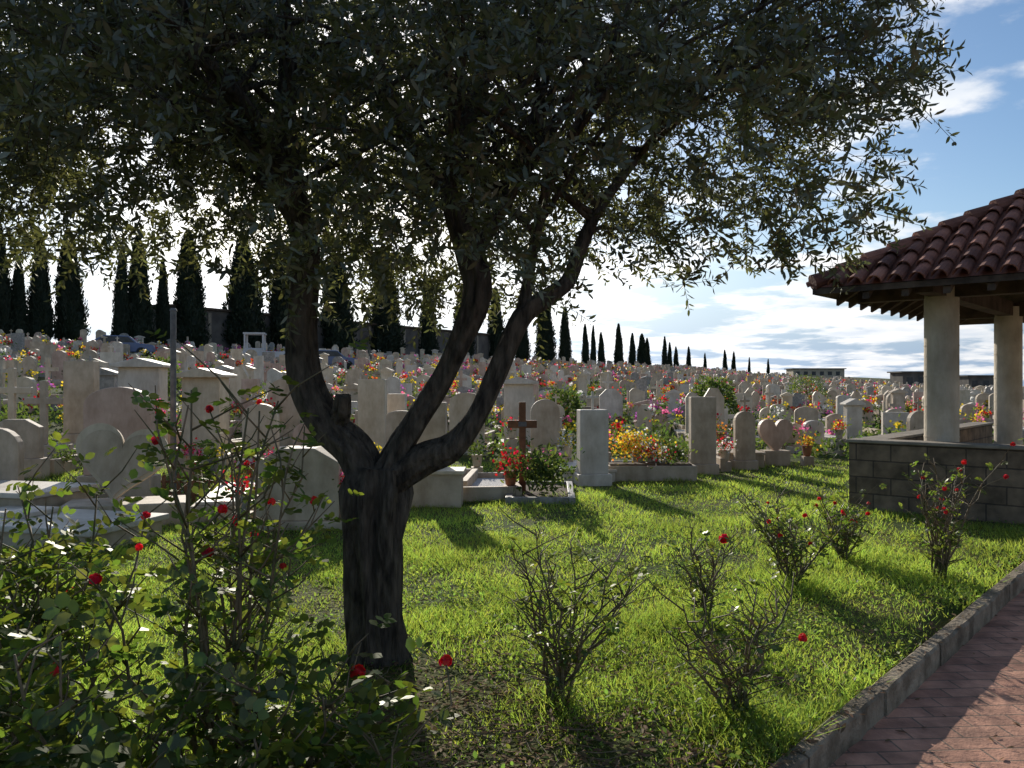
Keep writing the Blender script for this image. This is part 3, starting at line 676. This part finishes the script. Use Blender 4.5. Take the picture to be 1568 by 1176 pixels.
mb=MB(); cnt=0
ca,sa=math.cos(-0.12),math.sin(-0.12)
for iy in range(0,85):
    for ix in range(-100,150):
        gx=ix*1.48+ (iy%2)*0.4; gy=15.5+iy*2.45
        x=gx*ca-gy*sa-1.9+random.uniform(-.22,.22); y=gx*sa+gy*ca+random.uniform(-.35,.35)
        if y<17.5 or x<-0.66*y-2 or x>0.66*y+3: continue
        if x<0.625*y-77.5+4 or y>175: continue
        if s_of(x,y)>6 and t_of(x,y)>-3.5: continue
        rr=random.random()
        if rr<0.16 or (y>90 and rr<0.35): continue
        if abs(x-8.3)<1.2 and abs(y-20.2)<1.6: continue
        kind=random.choices(('round','gable','box','slant','cross','heart','wave'),(24,14,20,10,15,5,12))[0]
        st=random.choice(STONES)
        w=random.uniform(.38,.80); h=random.choice((random.uniform(.6,1.0),random.uniform(.9,1.55)))
        far_=y>55
        grave(mb,x,y,random.gauss(-0.1,0.08),kind,w,h,st,random.choice(STONES),simple=far_,sd=random.choice((1,1,-1)))
        z=float(hill(x,y))
        for _ in range(random.choice((1,1,2,2,3))):
            nn=int(max(7,26-y*0.22)); sz=0.048+0.0013*y
            fx=x+random.uniform(-.5,.5); fy=y-random.uniform(.15,.8); fz=z+random.uniform(.25,.85); fr=random.uniform(.11,.22)
            flowers(fx,fy-.05,fz,fr,nn,sz,random.choice(PALS)); flowers(fx,fy+.03,fz-.08,fr*1.3,int(nn*.8),sz,('shrub',))
        cnt+=1
print('graves',cnt)
mb.obj('distant_gravestones')
for _ in range(900):
    y=17*(110/17)**random.random(); x=random.uniform(-.62,.62)*y
    if x<0.625*y-74: continue
    if s_of(x,y)>6 and t_of(x,y)>-3.5: continue
    flowers(x,y,float(hill(x,y))+.22,random.uniform(.25,.5),50,0.06+0.0012*y,('shrub',))
flush('grave_flowers')

def shrub(name,x,y,r,h,n=2600):
    e=empty(name,(x,y,float(hill(x,y))))
    mb=MB(); mb.tube([(0,0,-.05),(0.02,0,h*.4),(0,0.03,h*.7)],[.07,.05,.02],'bark',k=8); mb.obj('trunk',parent=e)
    d=unit(rng.normal(size=(n,3))); rad=rng.uniform(.45,1,n)**.5
    lump=1+0.18*np.sin(d[:,0]*5+1)*np.sin(d[:,2]*6)+.1*np.sin(d[:,1]*9)
    p=d*(rad*lump)[:,None]*np.array([r,r,h*.45])+np.array([0,0,h*.58])
    np_mesh('foliage',leaves(p,d+rng.normal(size=(n,3))*.8,.10,.05),6,'shrub',parent=e)
shrub('evergreen_shrub',6.1,25,0.65,1.75)
shrub('evergreen_shrub',1.5,24,0.5,1.3,1500); shrub('evergreen_shrub',-11,26,0.6,1.5,1500); shrub('evergreen_shrub',16,45,1.0,2.0,1800)

# ------------------------------------------------------------ cypresses
def cyp_mesh(seed,n=7000):
    r_=np.random.default_rng(seed)
    z=r_.uniform(0.02,1,n); th=r_.uniform(0,6.28,n)
    prof=0.12*np.clip(np.minimum(1,(z/0.12)**.6),0,1)*np.clip((1-z),0,1)**0.58*1.15
    lump=1+0.16*np.sin(th*3+z*11+seed)+0.10*np.sin(th*5-z*23+seed*2)+.08*r_.normal(size=n)
    r=prof*lump*r_.uniform(.75,1.04,n)
    p=np.stack([r*np.cos(th),r*np.sin(th),z],1)
    d=np.stack([np.cos(th)*.35,np.sin(th)*.35,np.ones(n)],1)+r_.normal(size=(n,3))*.2
    L=r_.uniform(.018,.04,n)
    nr=np.stack([np.cos(th),np.sin(th),0*th+.2],1)+r_.normal(size=(n,3))*.5
    lv=leaves(p,d,L,L*.38,nrm=nr)
    me=bpy.data.meshes.new('cypress_mesh')
    K=12; zs=np.linspace(0.03,0.97,26); cv=[]
    for zz in zs:
        pr=0.12*min(1,(zz/.12)**.6)*(1-zz)**.58*1.15*.86
        for j in range(K):
            t=6.283*j/K; rr=pr*(1+.16*math.sin(t*3+zz*11+seed)+.1*math.sin(t*5-zz*23+seed*2)); cv.append((rr*math.cos(t),rr*math.sin(t),zz))
    nl=len(lv); V=[tuple(v) for v in lv.tolist()]+cv
    F=[tuple(range(i,i+6)) for i in range(0,nl,6)]
    for i in range(len(zs)-1):
        for j in range(K): F.append((nl+i*K+j,nl+i*K+(j+1)%K,nl+(i+1)*K+(j+1)%K,nl+(i+1)*K+j))
    o=len(V)
    for zz in (-.02,.06):
        for j in range(8): V.append((.018*math.cos(j*.785),.018*math.sin(j*.785),zz))
    nf=len(F)
    for j in range(8): F.append((o+j,o+(j+1)%8,o+8+(j+1)%8,o+8+j))
    me.from_pydata(V,[],F); me.materials.append(M['cyp']); me.materials.append(M['bark'])
    for i in range(nf,len(F)): me.polygons[i].material_index=1
    return me
CM=[cyp_mesh(s) for s in (1,2,3,4)]
cy_list=[(-.640,.185,1.2),(-.617,.19,1),(-.595,.150,1.0),(-.568,.180,1.1),(-.532,.185,1.35),(-.472,.165,.9),(-.450,.177,1.3),(-.420,.148,.9),(-.388,.182,1.5),(-.322,.172,2.0),(-.275,.165,1.7),(-.212,.155,1.9),(-.153,.155,1.8),(-.102,.125,1.3),(-.06,.12,1.6),(-.02,.115,1.4),(.012,.105,1.2),(.04,.11,1.7),(.064,.092,1.3),(.089,.072,1.1),(.098,.070,.9),(.108,.062,1.1),(.129,.072,1.3),(.145,.061,1.1),(.157,.060,1.9),(.163,.055,1.2),(.184,.057,1.1),(.190,.05,1),(.198,.045,1.2),(.213,.045,1.1),(.233,.037,1.0),(.257,.041,1.1),(.267,.039,1.1),(.286,.023,.9),(.309,.022,1.1)]
for i,(a,tp,wf) in enumerate(cy_list):
    y=77.5/(0.625-a); x=a*y; zg=float(hill(x,y))
    Hh=max(1.6+tp*y-zg,4.5)
    o=bpy.data.objects.new('cypress_tree',CM[i%4]); COL.objects.link(o)
    o.location=(x,y,zg-.05); o.rotation_euler=(random.uniform(-.02,.02),random.uniform(-.02,.02),random.uniform(0,6))
    k_=Hh*(1.0 if y<130 else .9)
    wid=k_*wf*0.72 if Hh>7 else k_*wf*.85
    o.scale=(wid,wid,Hh)
M['dwall']=noise_mat('dark_render',(0.08,0.072,0.066),(0.14,0.125,0.11),0.8,0.9,0.2)
M['glass']=noise_mat('window_dark',(0.02,0.025,0.03),(0.05,0.055,0.06),3,0.2,0.0)
M['carb']=noise_mat('car_paint_blue',(0.06,0.10,0.20),(0.08,0.12,0.24),1,0.3,0.0,spec=0.6)
M['carw']=noise_mat('car_paint_white',(0.4,0.4,0.4),(0.5,0.5,0.5),1,0.35,0.0,spec=0.6)
M['rubber']=noise_mat('tyre',(0.02,0.02,0.02),(0.04,0.04,0.04),5,0.8,0.1)
a=Vector((-33,76,0)); b_=Vector((-4,122,0)); d=(b_-a); L=d.length; e=empty('cemetery_wall',(a.x,a.y,4.4)); e.rotation_euler=(0,0,math.atan2(d.y,d.x))
mb=MB(); mb.box((L/2,0,2.1),(L,4,4.2),'dwall'); mb.box((L/2,0,4.32),(L+.6,4.6,.22),'beam'); mb.obj('wall_body',parent=e)
mb=MB(); k=1.5
while k<L: mb.box((k,-2.05,2.0),(.35,.12,3.95),'cope'); k+=3.2
mb.obj('pilasters',parent=e)
def flat_building(x,y,w,h,dp,mat):
    z=float(hill(x,y))-.2; e=empty('flat_roof_building',(x,y,z))
    mb=MB(); mb.box((0,0,h/2),(w,dp,h),mat); mb.box((0,0,h+.12),(w+.8,dp+.8,.24),'dwall'); mb.obj('walls_and_roof',parent=e)
    mb=MB(); n=int(w/2.2)
    for i in range(n): mb.box((-w/2+1.2+i*2.2,-dp/2-.01,h*.55),(1.1,.06,h*.4),'glass')
    mb.obj('windows',parent=e)
flat_building(73,150,7,3.3,5,'dwall'); flat_building(92,165,5,3.3,5,'dwall'); flat_building(84,230,14,2.6,6,'trav')
def car(x,y,rot,mat):
    z=float(hill(x,y)); e=empty('parked_car',(x,y,z)); e.rotation_euler=(0,0,rot)
    mb=MB(); prof=[(-2,.3),(2,.3),(2.05,.6),(1.95,.8),(1.0,.92),(.45,1.4),(-1.1,1.43),(-1.85,1.0),(-2.05,.85)]
    mb.prism(prof,-.82,.82,mat); mb.obj('body',parent=e,bevel=.06)
    mb=MB(); mb.prism([(-1.6,.97),(.85,.95),(.42,1.34),(-1.08,1.37)],-.835,.835,'glass'); mb.obj('windows',parent=e)
    mb=MB()
    for wx in(-1.25,1.25):
        for sy in(-1,1): mb.tube([(wx,sy*.62,.32),(wx,sy*.86,.32)],[.32,.32],'rubber',k=18)
    mb.obj('wheels',parent=e)
car(-26.5,56.5,.3,'carb'); car(-13.5,62,.2,'carb')
x,y=-17.0,58; e=empty('small_truck',(x,y,float(hill(x,y))+.05)); e.rotation_euler=(0,0,.2); e.scale=(1.1,1.1,1.1)
mb=MB(); mb.box((0,0,.7),(3.6,1.5,.5),'carw'); mb.box((-.9,0,1.0),(1.2,1.45,.3),'carw'); mb.obj('chassis',parent=e,bevel=.04)
mb=MB()
for sx in(-1.4,-.3):
    for sy in(-.65,.65): mb.box((sx,sy,1.55),(.1,.1,1.0),'carw')
mb.box((-.85,0,2.08),(1.3,1.5,.1),'carw'); mb.obj('cab_frame',parent=e)
mb=MB()
for wx in(-1.2,1.2):
    for sy in(-1,1): mb.tube([(wx,sy*.6,.42),(wx,sy*.85,.42)],[.42,.42],'rubber',k=18)
mb.obj('wheels',parent=e)

# ------------------------------------------------------------ world, sun, camera
w=bpy.data.worlds.new('World'); scene.world=w; w.use_nodes=True; nt=w.node_tree; nt.nodes.clear()
out=nt.nodes.new('ShaderNodeOutputWorld'); bg=nt.nodes.new('ShaderNodeBackground'); bg.inputs['Strength'].default_value=0.15
sky=nt.nodes.new('ShaderNodeTexSky'); sky.sky_type='NISHITA'; sky.sun_disc=False; sky.sun_elevation=SUN_EL; sky.sun_rotation=SUN_AZ
sky.air_density=1.0; sky.dust_density=0.8; sky.ozone_density=3.0
tc=nt.nodes.new('ShaderNodeTexCoord'); sp_=nt.nodes.new('ShaderNodeSeparateXYZ'); nt.links.new(tc.outputs['Generated'],sp_.inputs[0])
def mth(op,a,b=None,clamp=False):
    n=nt.nodes.new('ShaderNodeMath'); n.operation=op; n.use_clamp=clamp
    for i,v in enumerate((a,b)):
        if v is None: continue
        if isinstance(v,(int,float)): n.inputs[i].default_value=v
        else: nt.links.new(v,n.inputs[i])
    return n.outputs[0]
zc=mth('MAXIMUM',sp_.outputs['Z'],0.0); den=mth('ADD',zc,0.12)
cb=nt.nodes.new('ShaderNodeCombineXYZ'); nt.links.new(mth('DIVIDE',sp_.outputs['X'],den),cb.inputs[0]); nt.links.new(mth('DIVIDE',sp_.outputs['Y'],den),cb.inputs[1])
n=nt.nodes.new('ShaderNodeTexNoise'); n.inputs['Scale'].default_value=1.5; n.inputs['Detail'].default_value=10; n.inputs['Roughness'].default_value=0.56
nt.links.new(cb.outputs[0],n.inputs['Vector'])
mr=nt.nodes.new('ShaderNodeMapRange'); mr.inputs[1].default_value=0.08; mr.inputs[2].default_value=0.20; mr.inputs[3].default_value=0.05; mr.inputs[4].default_value=-0.05
nt.links.new(zc,mr.inputs[0])
dt=nt.nodes.new('ShaderNodeVectorMath'); dt.operation='DOT_PRODUCT'; nt.links.new(tc.outputs['Generated'],dt.inputs[0]); dt.inputs[1].default_value=tuple(sunv)
gl=mth('POWER',mth('MAXIMUM',dt.outputs['Value'],0.0),7.0)
f=mth('ADD',mth('ADD',n.outputs['Fac'],mr.outputs[0]),mth('MULTIPLY',gl,0.05))
mr2=nt.nodes.new('ShaderNodeMapRange'); mr2.interpolation_type='SMOOTHSTEP'; mr2.inputs[1].default_value=0.48; mr2.inputs[2].default_value=0.60; mr2.inputs[3].default_value=0; mr2.inputs[4].default_value=0.93
nt.links.new(f,mr2.inputs[0])
r=nt.nodes.new('ShaderNodeValToRGB'); r.color_ramp.elements[0].position=0.42; r.color_ramp.elements[1].position=0.66
r.color_ramp.elements[0].color=(1.0,0.99,0.98,1); r.color_ramp.elements[1].color=(0.74,0.79,0.86,1)
n2=nt.nodes.new('ShaderNodeTexNoise'); n2.inputs['Scale'].default_value=2.4; n2.inputs['Detail'].default_value=8; nt.links.new(cb.outputs[0],n2.inputs['Vector']); nt.links.new(n2.outputs['Fac'],r.inputs[0])
vs=nt.nodes.new('ShaderNodeVectorMath'); vs.operation='SCALE'; nt.links.new(r.outputs[0],vs.inputs[0])
nt.links.new(mth('ADD',mth('MULTIPLY',gl,8.0),6.3),vs.inputs['Scale'])
hs=nt.nodes.new('ShaderNodeHueSaturation'); hs.inputs['Saturation'].default_value=1.12; hs.inputs['Value'].default_value=0.80; nt.links.new(sky.outputs[0],hs.inputs['Color'])
# pale haze towards the horizon
hz=nt.nodes.new('ShaderNodeMapRange'); hz.interpolation_type='SMOOTHSTEP'; hz.inputs[1].default_value=0.0; hz.inputs[2].default_value=0.20; hz.inputs[3].default_value=0.97; hz.inputs[4].default_value=0.0
nt.links.new(zc,hz.inputs[0])
hv=nt.nodes.new('ShaderNodeVectorMath'); hv.operation='SCALE'; hv.inputs[0].default_value=(0.47,0.66,0.93)
nt.links.new(mth('ADD',mth('MULTIPLY',gl,6.0),4.3),hv.inputs['Scale'])
mh=nt.nodes.new('ShaderNodeMix'); mh.data_type='RGBA'; nt.links.new(hz.outputs[0],mh.inputs['Factor']); nt.links.new(hs.outputs[0],mh.inputs['A']); nt.links.new(hv.outputs[0],mh.inputs['B'])
mx=nt.nodes.new('ShaderNodeMix'); mx.data_type='RGBA'; nt.links.new(mr2.outputs[0],mx.inputs['Factor']); nt.links.new(mh.outputs['Result'],mx.inputs['A']); nt.links.new(vs.outputs[0],mx.inputs['B'])
nt.links.new(mx.outputs['Result'],bg.inputs['Color']); nt.links.new(bg.outputs[0],out.inputs[0])
sl=bpy.data.lights.new('sun','SUN'); sl.energy=5.0; sl.angle=math.radians(0.5); sl.color=(1,0.93,0.82)
so=bpy.data.objects.new('sun',sl); COL.objects.link(so); so.rotation_euler=sunv.to_track_quat('Z','Y').to_euler(); so.location=(0,0,30)
cam=bpy.data.cameras.new('camera'); cam.lens=29.16; cam.sensor_width=36; cam.clip_end=6000; cam.clip_start=0.05
co=bpy.data.objects.new('camera',cam); COL.objects.link(co); co.location=(0,0,EYE); co.rotation_euler=(math.radians(90),0,0)
scene.camera=co
scene.view_settings.view_transform='Standard'; scene.view_settings.look='None'; scene.view_settings.exposure=0
